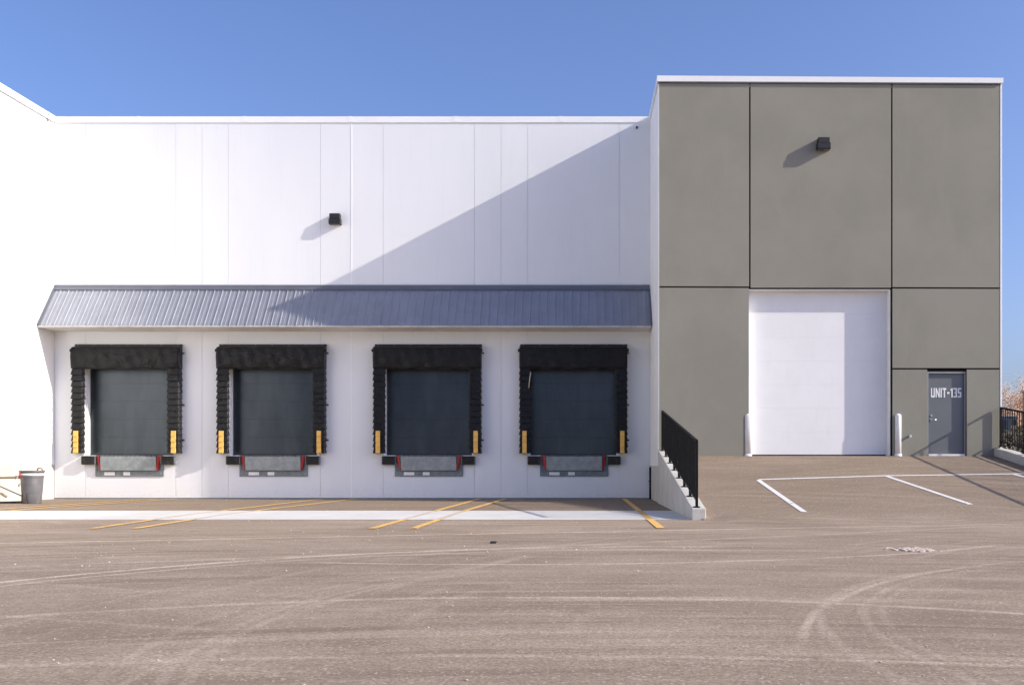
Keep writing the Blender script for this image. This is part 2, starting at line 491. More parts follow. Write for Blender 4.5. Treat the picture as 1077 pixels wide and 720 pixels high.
M['ypaint2'] = paint('yellow_paint', (.78, .46, .13), .44, .2)
M['wpaint'] = paint('white_line_paint', (.74, .72, .69), .46)
def stripe(pts, w, m, name='painted_line', zoff=.008):
    """pts = ground points (x, y); width is across the line"""
    b = MB(); prev = None
    P_ = []
    for (a, c) in zip(pts, pts[1:]):
        a, c = Vector((a[0], a[1])), Vector((c[0], c[1]))
        n = max(2, int((c - a).length / .12))
        for i in range(n + (1 if c == Vector(pts[-1][:2]) else 0)):
            P_.append(a.lerp(c, i / n))
    for i, q in enumerate(P_):
        d = (P_[min(i + 1, len(P_) - 1)] - P_[max(i - 1, 0)]).normalized()
        s_ = Vector((-d.y, d.x)) * w / 2
        row = [b.bm.verts.new((v.x, v.y, ground_h(v.x, v.y) + (zoff if v.x < XS + .1 else .001))) for v in (q - s_, q + s_)]
        if prev: b.bm.faces.new((prev[0], prev[1], row[1], row[0]))
        prev = row
    o = b.build(name, m)
    return tag(o, kind='structure')
for pts, m in [([(-12.9, 14.9), (-12.85, 22), (-12.2, 27.9)], 'ypaint'), ([(-12.25, 14.9), (-12.2, 22.4), (-11.6, 27.9)], 'ypaint'),
            ([(-7.55, 15.0), (-7.75, 19), (-7.4, 27.9)], 'ypaint'), ([(-6.9, 15.0), (-7.05, 19.5), (-6.45, 27.9)], 'ypaint'),
            ([(-3.22, 15.0), (-3.1, 20), (-2.9, 27.9)], 'ypaint'), ([(-2.58, 15.0), (-2.5, 20), (-2.15, 27.9)], 'ypaint'),
            ([(1.26, 15.1), (1.27, 20), (1.27, 27.9)], 'ypaint2')]:
    stripe(pts, .13, M[m], 'yellow_line', .010)
c1, c2, c3 = ray_ground(797, 504), ray_ground(932, 500), ray_ground(1065, 498)
e1, e2 = ray_ground(846, 538), ray_ground(1021, 530)
print('stall', c1, c2, c3, e1, e2)
stripe([c1, c2, c3, (10.68, c3.y + .05)], .11, M['wpaint'], 'white_line', .010)
stripe([(c1.x, c1.y - .06), e1], .11, M['wpaint'], 'white_line', .010)
stripe([(c2.x, c2.y - .06), e2], .11, M['wpaint'], 'white_line', .010)
stripe([(c3.x, c3.y - .06), (c3.x + .75, 18.6)], .11, M['wpaint'], 'white_line', .010)

# ------------------------------------------------------------------ white dock building
DOCKS = [134.9, 286.4, 449.6, 602.2]           # centres, in dock wall pixels
OPX = 1.30                                     # half opening
DX = [X_(c + .9, YD) for c in DOCKS]
ZF = 1.262                                     # dock floor
ZT = 3.86
ztop_d = Z_(122.8, YD)                          # top of coping
wh = empty('warehouse', (-6.6, YD, 0), 'white warehouse wall with four truck dock doors under a long ribbed awning', 'building')
# structural wall with openings
b = MB()
th0, th1 = YD + .022, YD + .30
edges = [XL]
for d in DX: edges += [d - OPX, d + OPX]
edges.append(XS)
for i in range(0, len(edges), 2):
    b.box(edges[i], edges[i + 1], th0, th1, -.2, ztop_d - .1)
for d in DX:
    b.box(d - OPX, d + OPX, th0, th1, -.2, ZF)
    b.box(d - OPX, d + OPX, th0, th1, ZT, ztop_d - .1)
b.build('wall_core', M['frame_white'], wh)
# outer panels between joints
joints = [90, 185, 212.5, 240, 337, 370, 403, 499, 527, 555, 651.5]
jx = [XL] + [X_(j, YD) for j in joints] + [XS]
b = MB(); gap = .0035
zt = ztop_d - .17
for i, (a_, c_) in enumerate(zip(jx, jx[1:])):
    a0, c0 = a_ + (gap if i else .002), c_ - (gap if i < len(jx) - 2 else .002)
    cuts = [(max(a0, d - OPX), min(c0, d + OPX)) for d in DX if d - OPX < c0 and d + OPX > a0]
    xs_ = sorted({a0, c0} | {v for q in cuts for v in q})
    for u, v in zip(xs_, xs_[1:]):
        mid = (u + v) / 2
        if any(abs(mid - d) < OPX for d in DX):
            b.box(u, v, YD, YD + .021, .035, ZF); b.box(u, v, YD, YD + .021, ZT, zt)
        else:
            b.box(u, v, YD, YD + .021, .035, zt)
b.build('wall_panel', M['white'], wh)
# slightly proud cover strip at one expansion joint
b = MB(); xj = X_(370, YD)
b.box(xj - .03, xj + .012, YD - .005, YD - .001, .04, zt - .01)
b.build('cover_strip', M['coping'], wh)
b = MB(); b.box(XL + .004, XS - .004, YD - .012, YD + .018, -.02, .034)
b.build('base_flashing', M['steel_dark'], wh)
# coping along the top
b = MB()
b.prism([(YD - .022, zt - .002), (YD - .022, ztop_d), (YD + .38, ztop_d - .02), (YD + .38, zt)], XL - .02, XS - .003, 'x')
for j in range(1, 6):
    x = XL + 3.05 * j - .6
    b.box(x - .06, x + .06, YD - .027, YD + .1, zt + .016, ztop_d + .004)
b.build('parapet_coping', M['coping'], wh)
b = MB(); b.box(XL, XS, YD + .30, YD + 32, ztop_d - .55, ztop_d - .45); b.build('roof', M['roof'], wh)

# awning
aw = None
def awning():
    global aw
    Yb = YD - .90
    zb = Z_(342.3, Yb); z0 = Z_(304.5, YD)
    x0, x1 = XL + .02, XS - .03
    ytop = YD - .05
    sl = (Vector((0, Yb - ytop, zb - z0))); L = sl.length; sl.normalize()
    nrm = Vector((0, sl.z, -sl.y)); 
    if nrm.z < 0: nrm = -nrm
    b = MB()
    pitch = (8.5 * SD)
    prof = []
    x = x0
    h = .022
    while x < x1 - pitch:
        prof += [(x, 0), (x + pitch * .32, 0.0), (x + pitch * .335, .006), (x + pitch * .40, .006), (x + pitch * .415, 0), (x + pitch * .82, 0), (x + pitch * .86, h), (x + pitch * .95, h), (x + pitch * .99, 0)]
        x += pitch
    prof += [(x, 0), (x1, 0)]
    top = Vector((0, ytop, z0)); bot = top + sl * L
    rows = []
    for q, off in ((top, 0), (bot, 0), (bot, -.012), (top, -.012)):
        rows.append([b.bm.verts.new(Vector((px_, q.y, q.z)) + nrm * (ph + off)) for px_, ph in prof])
    for r0, r1 in ((0, 1), (1, 2), (2, 3)):
        for i in range(len(prof) - 1):
            b.bm.faces.new((rows[r0][i], rows[r0][i + 1], rows[r1][i + 1], rows[r1][i]))
    aw = b.build('awning', M['awning'], wh)
    # top flashing: upstand on the wall and apron over the ribs
    b = MB()
    zt_ = Z_(299.6, YD)
    f0 = Vector((0, YD - .012, zt_)); f1 = Vector((0, YD - .045, zt_ - .012))
    a0 = top + nrm * (h + .006) + sl * .05
    pts = [(YD - .002, zt_), (YD - .05, zt_ - .006), (YD - .055, zt_ - .075), (a0.y, a0.z), (a0.y + .004, a0.z - .006), (YD - .045, zt_ - .082), (YD - .002, zt_ - .09)]
    b.prism(pts, x0, x1, 'x')
    b.build('ridge_flashing', M['awn_trim'], aw)
    # end trims
    for xe in (x0 - .012, x1 - .02):
        b = MB()
        c = [top + nrm * .05, bot + nrm * .05, bot + nrm * -.02, top + nrm * -.02]
        b.prism([(v.y, v.z) for v in c], xe, xe + .04, 'x')
        b.build('end_trim', M['awn_trim'], aw)
    b = MB()
    b.prism([(Yb - .004, zb - .006), (Yb + .03, zb - .03), (YD - .003, zb - .03), (YD - .003, zb - .045), (Yb + .015, zb - .045), (Yb - .012, zb - .02)], x0, x1, 'x')
    b.build('soffit', M['soffit'], aw)
awning()

# dock doors: part of the building
for d in DX:
    yd0 = YD + .25
    b = MB()
    n = 5; hh = (ZT + .02 - ZF) / n
    for i in range(n):
        b.box(d - OPX + .055, d + OPX - .055, yd0, yd0 + .045, ZF + i * hh + .0008, ZF + (i + 1) * hh - .0002, .0015)
    dd = b.build('dock_door', M['dockdoor'], wh)
    for s in (-1, 1):
        b = MB(); q = sorted((d + s * (OPX - .002), d + s * (OPX - .05)))
        b.box(q[0], q[1], YD + .10, YD + .29, ZF, ZT - .01)
        b.build('door_track', M['frame_white'], dd)
    b = MB(); b.box(d - OPX + .06, d + OPX - .06, yd0 - .012, yd0 - .002, ZF, ZF + .035); b.build('bottom_seal', M['rubber'], dd)
    b = MB(); b.box(d - OPX + .004, d + OPX - .004, YD + .02, YD + .36, ZF - .05, ZF - .002); b.build('door_sill', M['steel_dark'], dd)
    # dark lining behind
b = MB(); b.box(XL, XS, YD + .42, YD + .5, 0, ztop_d - .6); b.build('inner_wall', M['black'], wh)

# ------------------------------------------------------------------ dock seals
def make_seal():
    """local coordinates: x across, y=0 at the wall (negative towards the camera), z up from the floor"""
    root = empty('dock_seal')
    p = .235
    ow = 1.525; iw0 = 1.30; iw1 = 1.215            # outer, inner at wall, inner at the front
    zt_, zh, zb = Z_(365.0, YD - p) - ZF, Z_(387.2, YD - p) - ZF, Z_(476.3, YD - p) - ZF
    for s in (-1, 1):
        b = MB()
        pts = [(s * ow, -.004), (s * (ow - .005), -p + .03), (s * (ow - .03), -p), (s * (iw1 + .02), -p - .0), (s * iw1, -p + .03), (s * (iw0 - .01), -.004)]
        b.prism(pts, zb, zh - .005, 'z')
        sp = local_build(b, 'side_pad', M['vinyl'], root)
        # lapped pleats: wedge shaped skirts, wide at their lower edge
        b = MB(); n = 14; hh = (zh - zb) / n
        for i in range(n):
            za, zc_ = zb + i * hh, zb + (i + 1) * hh + .012
            j = random.uniform(-.006, .006)
            fl, ft = .042 + j, .004                    # flare at foot and top
            c = []
            for z, e in ((za, fl), (zc_, ft)):
                c.append([(s * (ow + e * .8), -.02, z), (s * (ow + e * .8), -p - e + .02, z), (s * (ow - .02 + e * .4), -p - e, z),
                          (s * (iw1 + .03 - e * .3), -p - e * (.75), z), (s * (iw1 - e * .8), -p - e + .03, z), (s * (iw0 - .012 - e * .8), -.02, z)])
            lo = [b.bm.verts.new(Vector(q) + Vector((random.uniform(-.004, .004), random.uniform(-.005, .005), random.uniform(-.006, .006)))) for q in c[0]]
            hi = [b.bm.verts.new(q) for q in c[1]]
            for k in range(5):
                b.bm.faces.new((lo[k], lo[k + 1], hi[k + 1], hi[k]))
            b.bm.faces.new(lo)
        local_build(b, 'pleats', M['vinyl'], sp)
        b = MB()
        xc = s * 1.40
        for i in range(4):
            za = zb + i * .16 + .004
            b.hexa([(xc - .062, -p - .086, za), (xc + .062, -p - .086, za), (xc + .060, -p - .066, za + .156), (xc - .060, -p - .066, za + .156),
                    (xc - .062, -p - .02, za), (xc + .062, -p - .02, za), (xc + .060, -p - .02, za + .156), (xc - .060, -p - .02, za + .156)])
        local_build(b, 'guide_strip', M['yellow'], sp)
    # head pad with a sagging curtain face
    b = MB()
    nx_, nz = 48, 10
    def hp(u, v):
        x = (u * 2 - 1) * (ow + .022)
        z = zh + (zt_ - zh) * v
        y = -p - .02 - .035 * math.sin(math.pi * v) - .012 * math.sin(u * 37 + v * 5) * (1 - v) - .010 * math.sin(u * 23 - v * 9 + 1) - .008 * math.sin(u * 61 + v * 3)
        if v == 0: z += .012 * math.sin(u * 31) - .006
        return (x, y, z)
    rows = [[b.bm.verts.new(hp(i / nx_, j / nz)) for i in range(nx_ + 1)] for j in range(nz + 1)]
    for j in range(nz):
        for i in range(nx_):
            b.bm.faces.new((rows[j][i], rows[j][i + 1], rows[j + 1][i + 1], rows[j + 1][i])).smooth = True
    # closed sides, top and bottom
    bt = [b.bm.verts.new((v.co.x, -.004, v.co.z + .06)) for v in rows[nz]]
    bb_ = [b.bm.verts.new((v.co.x, -.004, zh)) for v in rows[0]]
    for i in range(nx_):
        b.bm.faces.new((rows[nz][i], rows[nz][i + 1], bt[i + 1], bt[i])); b.bm.faces.new((bb_[i], bb_[i + 1], rows[0][i + 1], rows[0][i]))
    for i in (0, nx_):
        b.bm.faces.new([r[i] for r in rows] + [bt[i], bb_[i]])
    hd = local_build(b, 'head_pad', M['vinyl'], root)
    for s in (-1, 1):
        b = MB()
        b.tube([(s * (ow + .01), -p + .01, zt_ - .09), (s * (ow + .055), -p + .02, zt_ - .09)], .05, 12)
        local_build(b, 'corner_roll', M['vinyl'], hd)
    # wall flashing above, with fasteners
    b = MB(); b.box(-ow - .01, ow + .03, -.075, -.006, zt_ + .055, zt_ + .105)
    fl = local_build(b, 'top_flashing', M['lamp_body'], root)
    for i in range(7):
        b = MB(); x = -ow + .08 + i * (2 * ow - .16) / 6
        b.tube([(x, -.083, zt_ + .08), (x, -.074, zt_ + .08)], .012, 8)
        local_build(b, 'fastener', M['steel'], fl)
    for z in (zt_ - .15, 1.45, .44):
        b = MB()
        b.box(ow + .03, ow + .085, -.05, -.025, z - .02, z + .02, .006)
        b.tube([(ow + .065, -.06, z), (ow + .065, -.015, z)], .022, 8)
        local_build(b, 'bracket', M['lamp_body'], root)
    return root
dl = ['dock seal nearest the white side wing, its head curtain grey in full sunlight',
      'second dock seal from the side wing, only its left pleats catching the sun',
      'third dock seal from the side wing, black with a narrow white jamb line',
      'dock seal nearest the concrete retaining wall, fully black in the shade']
seal = make_seal()
for i, d in enumerate(DX):
    o = seal if i == 0 else copy_tree(seal)
    o.location = (d, YD, ZF)
    tag(o, dl[i], 'dock seal', 'black dock seals around the truck doors')
# loose yellowed cord hanging at the last door
t_ = empty('pull_cord', (DX[3] - 1.15, YD - .2, ZF), 'short pale cord dangling inside the black seal nearest the retaining wall', 'cord')
b = MB(); x0 = X_(558.2, YD - .30); x1 = X_(556.2, YD - .30)
b.tube([(x0, YD - .30, Z_(391, YD - .3)), (x0 - .03, YD - .305, Z_(398, YD - .3)), (x1, YD - .30, Z_(408, YD - .3))], .014, 8)
b.build('cord', M['wood'], t_)
M['cord'] = simple('pale_cord', (.55, .50, .36), .7)
t_.children[0].data.materials[0] = M['cord']

# ------------------------------------------------------------------ levellers and bumpers
def make_leveler():
    root = empty('dock_leveler')
    w = .985
    zb = Z_(500.7, YD - .03) - ZF
    b = MB()
    b.box(-w, w, -.03, -.003, zb, zb + .16, .004)                       # bottom bar
    b.box(-w, -w + .045, -.028, -.003, zb + .161, -.012); b.box(w - .045, w, -.028, -.003, zb + .161, -.012)
    b.box(-w + .045, w - .045, -.012, -.003, zb + .161, -.012)
    fr = local_build(b, 'frame', M['steel_dark'], root)
    for x in (-w + .07, w - .07):
        b = MB(); b.tube([(x, -.045, zb + .08), (x, -.028, zb + .08)], .02, 10)
        local_build(b, 'bolt', M['steel'], fr)
    b = MB()
    zl = zb + .162
    b.prism([(-.10, -.035), (-.125, -.045), (-.085, zl + .012), (-.06, zl + .004)], -.80, .80, 'x')
    lip = local_build(b, 'lip', M['steel'], root)
    for i in range(13):
        b = MB(); x = -.74 + i * 1.48 / 12
        b.tube([(x - .042, -.09, -.018), (x + .042, -.09, -.018)], .017, 8)
        local_build(b, 'hinge', M['steel_dark'], lip)
    b = MB(); b.box(-.95, .95, -.03, .3, -.012, -.001); local_build(b, 'deck_plate', M['steel_dark'], root)
    for s in (-1, 1):
        b = MB()
        xo, xi = s * .94, s * .835
        b.hexa([(xo, -.075, -.02), (xi, -.115, -.02), (xi - s * -.0 - s * .03, -.10, zl + .01), (xo - s * .09, -.06, zl + .03),
                (xo, -.03, -.02), (xi, -.05, -.02), (xi - s * .03, -.04, zl + .01), (xo - s * .09, -.03, zl + .03)])
        local_build(b, 'toe_guard', M['red'], root)
    for x0, x1 in ((-.72, -.42), (-.17, .02)):
        b = MB(); b.box(x0, x1, -.0335, -.0305, zb + .035, zb + .125)
        st = local_build(b, 'sticker', M['sticker'], fr)
    return root
ll = ['dock leveler with bright red toe guards in the sun, beside the side wing',
      'dock leveler with dark red toe guards under the second door from the side wing',
      'dock leveler under the third door from the side wing',
      'dock leveler in full shade, closest to the concrete retaining wall']
lev = make_leveler()
for i, d in enumerate(DX):
    o = lev if i == 0 else copy_tree(lev)
    o.location = (d + .02, YD, ZF)
    tag(o, ll[i], 'dock leveler', 'steel dock levelers below the truck doors')
def make_bumper():
    root = empty('dock_bumper')
    b = MB()
    n = 9
    for i in range(n):
        x = -.18 + i * .36 / n
        b.box(x + .001, x + .36 / n - .002, -.145 + random.uniform(-.004, .004), -.015, -.245, 0, .004)
    local_build(b, 'rubber_block', M['rubber'], root)
    for s in (-1, 1):
        b = MB(); b.box(min(s * .2, s * .183), max(s * .2, s * .183), -.13, -.003, -.235, -.01); local_build(b, 'end_plate', M['steel_dark'], root)
    b = MB(); b.box(-.182, .182, -.014, -.003, -.235, -.01); local_build(b, 'back_plate', M['steel_dark'], root)
    return root
bp = None
names = ['first', 'second', 'third', 'fourth']
for i, d in enumerate(DX):
    for s in (-1, 1):
        o = make_bumper() if bp is None else copy_tree(bp)
        if bp is None: bp = o
        o.location = (d + .02 + s * 1.145, YD, Z_(479.4, YD - .1))
        tag(o, 'laminated rubber bumper at the %s end of the %s dock leveler from the side wing' % ('left' if s < 0 else 'right', names[i]),
            'dock bumper', 'rubber dock bumpers beside the levelers')

# ------------------------------------------------------------------ wall lights
def make_light(name, px0, px1, py0, py1, Y, lab, split=.47, depth=.20):
    p = depth
    Yf = Y - p
    x0, x1 = X_(px0, Yf), X_(px1, Yf)
    z0, z1 = Z_(py1, Yf), Z_(py0, Y - p * .9)
    zm = z1 + (z0 - z1) * split
    xm = (x0 + x1) / 2
    root = empty(name, (xm, Y, (z0 + z1) / 2), lab, 'wall light', 'wall lights on the two facades')
    b = MB()
    b.prism([(Y - .003, z1), (Y - p * .90, z1), (Y - p * .97, zm), (Y - .003, zm)], x0 + .02, x1 - .02, 'x', .006)
    b.build('upper_housing', M['lamp_body'], root)
    b = MB()
    b.prism([(Y - .003, zm - .002), (Yf + .01, zm - .002), (Yf, zm - .02), (Yf, z0 + .01), (Yf + .02, z0), (Y - .003, z0 + .0)], x0, x1, 'x', .005)
    hd = b.build('lamp_head', M['lamp_body'], root)
    b = MB(); b.box(x0 + .03, x1 - .03, Yf + .03, Y - .03, z0 - .006, z0 - .001); b.build('lens', M['lamp_lens'], hd)
    return root
make_light('wall_light', 345.4, 357.7, 224.2, 235.3, YD, 'small square lamp high on the white wall above the ribbed awning')
make_light('wall_light', 860.3, 874.0, 144.2, 156.2, YG, 'small dark lamp on the grey facade above the white overhead door')

# ------------------------------------------------------------------ side wing
wg = empty('warehouse_wing', (XL, 24, 0), 'bright sunlit white side wing wall standing left of the docks', 'building')
zw0 = ztop_d
def wtop(y): return ztop_d - .030 * (YD - y)
b = MB()
Y0 = 11.5
for y1, y0 in ((YD + .3, 19.5), (19.48, Y0)):
    b.prism([(y0, Z_(488.3, YD)), (y1, Z_(488.3, YD)), (y1, wtop(y1) - .17), (y0, wtop(y0) - .17)], XL - .3, XL, 'x')
b.build('wall', M['white_side'], wg)
b = MB(); b.box(XL - .3, XL - .006, Y0, YD, -.2, Z_(488.3, YD) - .003)
b.build('foundation', M['conc_beige'], wg)
b = MB(); b.prism([(Y0, wtop(Y0) - .172), (YD + .3, wtop(YD + .3) - .172), (YD + .3, wtop(YD + .3) + .004), (Y0, wtop(Y0) + .004)], XL - .35, XL + .045, 'x')
b.prism([(Y0, wtop(Y0) - .19), (YD - .1, wtop(YD - .1) - .19), (YD - .1, wtop(YD - .1) - .16), (Y0, wtop(Y0) - .16)], XL + .046, XL + .058, 'x')
b.build('parapet_coping', M['coping'], wg)
b = MB(); b.box(XL - 20, XL - .3, Y0, 60, -.1, 8.6); b.build('rear_block', M['white_side'], wg)
b = MB(); xh = XL + .01
b.box(XL + .002, XL + .05, YD - .45, YD - .36, Z_(127, YD), Z_(125, YD)); b.tube([(XL + .03, YD - .4, Z_(133, YD)), (XL + .03, YD - .4, Z_(126.5, YD))], .02, 8)
b.build('roof_anchor', M['steel'], wg)

# small dark camera high near the grey corner
xx = X_(669.8, YD); t_ = empty('wall_sensor', (xx, YD, Z_(134.5, YD)), 'tiny dark sensor high on the shaded white wall beside the grey block', 'sensor')
b = MB(); zz = Z_(134.5, YD); b.box(xx - .025, xx + .025, YD - .06, YD - .003, zz - .03, zz + .03, .008); b.build('housing', M['lamp_body'], t_)
b = MB(); b.tube([(xx, YD - .075, zz), (xx, YD - .058, zz)], .018, 10); b.build('eye', M['black'], t_)

# ------------------------------------------------------------------ grey block
gb = empty('grey_block', (6.4, YG, 1.2), 'taller grey panelled block with white coping, overhead door and entry door', 'building')
XR = X_(1052.0, YG)
gt0, gt1 = Z_(87.2, YG), Z_(89.0, YG)                # top of panels left/right
def topz(x): return gt0 + (gt1 - gt0) * (x - XS) / (XR - XS)
zs0, zs1 = Z_(301.6, YG), Z_(303.0, YG)
def seamz(x): return zs0 + (zs1 - zs0) * (x - XS) / (XR - XS)
zgr = 1.235
ODL, ODR, ODT = X_(787.6, YG), X_(936.3, YG), Z_(304.6, YG)
EDL, EDR, EDT = X_(975.2, YG), X_(1016.9, YG), Z_(389.3, YG)
j1, j2 = X_(788.7, YG), X_(938.0, YG)
g2 = .020
zk = Z_(387.6, YG)
b = MB()
def panel(xa, xb, za0, za1, zb0, zb1):
    """a grey panel: bottom z at left/right, top z at left/right"""
    y0, y1 = YG, YG + .05
    b.hexa([(xa, y0, za0), (xb, y0, za1), (xb, y0, zb1), (xa, y0, zb0), (xa, y1, za0), (xb, y1, za1), (xb, y1, zb1), (xa, y1, zb0)])
xa = XS + .012
panel(xa, j1 - g2, seamz(xa) + g2, seamz(j1) + g2, topz(xa), topz(j1))
panel(j1 + g2, j2 - g2, ODT + .055, ODT + .055, topz(j1), topz(j2))
panel(j2 + g2, XR, seamz(j2) + g2, seamz(XR) + g2, topz(j2), topz(XR))
panel(xa, ODL, .9, .9, seamz(xa) - g2, seamz(ODL) - g2)
panel(j2 + g2, XR, zk + g2, zk + g2, seamz(j2) - g2, seamz(XR) - g2)
panel(j2 + g2, EDL, .9, .9, zk - g2, zk - g2)
panel(EDR, XR, .9, .9, zk - g2, zk - g2)
b.build('wall_panel', M['grey'], gb)
# core with openings
b = MB(); yc0, yc1 = YG + .045, YG + .30
b.box(XS + .02, ODL - .0, yc0, yc1, .5, gt1 - .05)
b.box(ODL, ODR, yc0, yc1, ODT + .03, gt1 - .05)
b.box(ODR, EDL, yc0, yc1, .5, gt1 - .05)
b.box(EDL, EDR, yc0, yc1, EDT, gt1 - .05)
b.box(EDR, XR - .01, yc0, yc1, .5, gt1 - .05)
b.build('wall_core', M['black'], gb)
b = MB()
b.prism([(YG - .0, Z_(489.8, YG)), (YD + .02, Z_(489.8, YG)), (YD + .02, ztop_d - .17), (YG, gt0 - .01)], XS, XS + .011, 'x')
b.build('side_wall', M['white_side'], gb)
b = MB(); b.box(XS + .02, XS + .3, YG + .31, YD + .3, -.2, ztop_d - .2); b.build('side_core', M['conc'], gb)
b = MB(); b.box(XS + .10, XS + .3, YG - .02, YG + .3, -.2, 1.2); b.box(XS + .3, XR - .05, YG + .02, YG + .5, -.2, 1.19); b.build('footing', M['conc'], gb)
b = MB(); b.box(XR + .001, XR + .045, YG - .006, YG + 12, 0.6, gt1 + .02); b.build('corner_trim', M['coping'], gb)
b = MB(); b.box(XS + .3, XR, YG + .31, YG + .4, 0.4, 9.8)
b.box(XR - .2, XR, YG + .31, 55, 0, gt1 - .2); b.box(XS + .3, XR, 54.8, 55, 0, gt1 - .2)
b.build('inner_wall', M['white_side'], gb)
b = MB(); b.box(XS + .02, XR, YG + .3, 55, gt1 - .5, gt1 - .4); b.build('roof', M['roof'], gb)
# coping, following the measured edge
ct0, ct1 = Z_(79.6, YG - .05), Z_(82.0, YG - .05)
def cop(xa, xb, ya, yb, dz0, dz1):
    def tz(x): return ct0 + (ct1 - ct0) * (x - XS) / (XR - XS)
    b.hexa([(xa, ya, topz(xa) + dz0), (xb, ya, topz(xb) + dz0), (xb, ya, tz(xb) + dz1), (xa, ya, tz(xa) + dz1),
            (xa, yb, topz(xa) + dz0), (xb, yb, topz(xb) + dz0), (xb, yb, tz(xb) + dz1 - .02), (xa, yb, tz(xa) + dz1 - .02)])
b = MB()
cop(XS - .045, XR + .06, YG - .055, YG + .36, .022, 0)
# left return of the coping back to the lower roof
b.prism([(YG + .361, gt0 + .022), (YD + .3, ztop_d - .16), (YD + .3, ztop_d + .006), (YG + .361, ct0 - .02)], XS - .045, XS + .34, 'x')
b.build('parapet_coping', M['coping'], gb)
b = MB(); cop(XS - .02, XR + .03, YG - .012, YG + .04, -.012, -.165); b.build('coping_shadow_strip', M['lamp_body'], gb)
# overhead door
yo = YG + .262
b = MB(); n = 7; hh = (ODT + .03 - zgr) / n
for i in range(n):
    b.box(ODL - .02, ODR - .036, yo, yo + .05, zgr + i * hh + .0008, zgr + (i + 1) * hh - .0002, .0015)
od = b.build('overhead_door', M['whitedoor'], gb)
b = MB(); b.box(ODL - .03, ODR - .037, yo - .012, yo - .001, zgr - .03, zgr + .02); b.build('bottom_seal', M['rubber'], od)
b = MB(); b.box(ODR - .034, ODR - .010, yo - .03, yo + .04, zgr - .05, ODT + .02)
b.build('door_frame', M['frame_white'], od)
b = MB(); b.box(ODL - .25, ODR + .05, yo + .06, yo + .1, .5, ODT + .5); b.build('door_backing', M['black'], od)
# lining of the opening: white left jamb, dark right jamb, black head
b = MB(); b.box(ODL - .004, ODL + .001, YG + .002, yo - .001, zgr - .1, ODT); b.build('jamb', M['frame_white'], od)
b = MB(); b.box(ODR - .008, ODR, YG + .004, yo + .05, zgr - .1, ODT + .001)
b.build('jamb', M['frame_white'], od)
b = MB(); b.box(ODL, ODR - .009, YG + .012, yo + .05, ODT + .002, ODT + .010); b.build('lintel', M['frame_white'], od)
# entry door
ye = YG + .085
fw = .045
b = MB()
b.box(EDL + .001, EDL + fw, YG + .03, YG + .17, zgr - .05, EDT - .031)
b.box(EDR - fw, EDR - .02, YG + .03, YG + .17, zgr - .05, EDT - .031)
b.box(EDL + fw, EDR - fw, YG + .03, YG + .17, EDT - fw - .032, EDT - .031)
fr = b.build('entry_frame', M['frame_grey'], gb)
b = MB(); b.box(EDL + .001, EDR - .021, YG + .028, YG + .17, EDT - .030, EDT - .002); b.build('head_shadow_strip', M['black'], fr)  # black strip standing in for the shadow along the top of the opening
b = MB(); b.box(EDR - .0195, EDR - .001, YG + .055, YG + .17, zgr - .05, EDT); b.build('edge_shadow_strip', M['black'], fr)  # shadow gap on the right side, put in as a black strip
b = MB(); b.box(EDL + fw + .004, EDR - fw - .004, ye, ye + .045, zgr + .035, EDT - fw - .036, .003)
ed = b.build('entry_door', M['entry'], gb)
b = MB(); b.box(EDL + fw, EDR - fw, YG + .02, YG + .17, zgr - .06, zgr + .03, .004); b.build('threshold', M['frame_white'], fr)
hx, hz = X_(979.2, ye), Z_(441.3, ye)
b = MB()
b.tube([(hx, ye - .012, hz), (hx, ye - .001, hz)], .034, 16); b.tube([(hx, ye - .06, hz), (hx, ye - .01, hz)], .013, 10)
b.tube([(hx - .01, ye - .058, hz), (hx + .07, ye - .06, hz + .002), (hx + .13, ye - .055, hz - .004)], .013, 10)
b.tube([(hx + .006, ye - .02, hz + .11), (hx + .006, ye - .001, hz + .11)], .027, 16)
b.build('handle', M['chrome'], ed)
# unit number lettering: heavy condensed capitals cut as plates (strokes butt, never overlap)
K = .195
GL = {'U': (.62, [[(0, K), (K, K), (K, 1), (0, 1)], [(.62 - K, K), (.62, K), (.62, 1), (.62 - K, 1)], [(.07, 0), (.55, 0), (.62, .07), (.62, K), (0, K), (0, .07)]]),
      'N': (.66, [[(0, 0), (K - .02, 0), (K - .02, 1), (0, 1)], [(.68 - K, 0), (.66, 0), (.66, 1), (.68 - K, 1)], [(K - .02, .62), (.68 - K, 0), (.68 - K, .38), (K - .02, 1)]]),
      'I': (K, [[(0, 0), (K, 0), (K, 1), (0, 1)]]),
      'T': (.58, [[(0, .80), (.58, .80), (.58, 1), (0, 1)], [(.29 - K / 2, 0), (.29 + K / 2, 0), (.29 + K / 2, .80), (.29 - K / 2, .80)]]),
      '-': (.40, [[(0, .38), (.40, .38), (.40, .58), (0, .58)]]),
      '1': (.38, [[(.38 - K, 0), (.38, 0), (.38, 1), (.38 - K + .06, 1), (.38 - K, .93)], [(0, .72), (.38 - K, .76), (.38 - K, .93), (0, .85)]]),
      '3': (.56, [[(0, 0), (.50, 0), (.56, .06), (.56, .17), (0, .17)], [(.33, .17), (.56, .17), (.56, .44), (.33, .44)], [(.16, .44), (.56, .44), (.50, .50), (.56, .56), (.16, .56)], [(.33, .56), (.56, .56), (.56, .83), (.33, .83)], [(0, .83), (.56, .83), (.56, .94), (.50, 1), (0, 1)]]),
      '5': (.56, [[(0, 0), (.50, 0), (.56, .06), (.56, .17), (0, .17)], [(.33, .17), (.56, .17), (.56, .42), (.33, .42)], [(0, .42), (.56, .42), (.56, .54), (.48, .60), (0, .60)], [(0, .60), (K, .60), (K, .83), (0, .83)], [(0, .83), (.56, .83), (.56, 1), (0, 1)]])}
txt = 'UNIT-135'; gapc = .12
wt = sum(GL[c][0] for c in txt) + gapc * (len(txt) - 1)
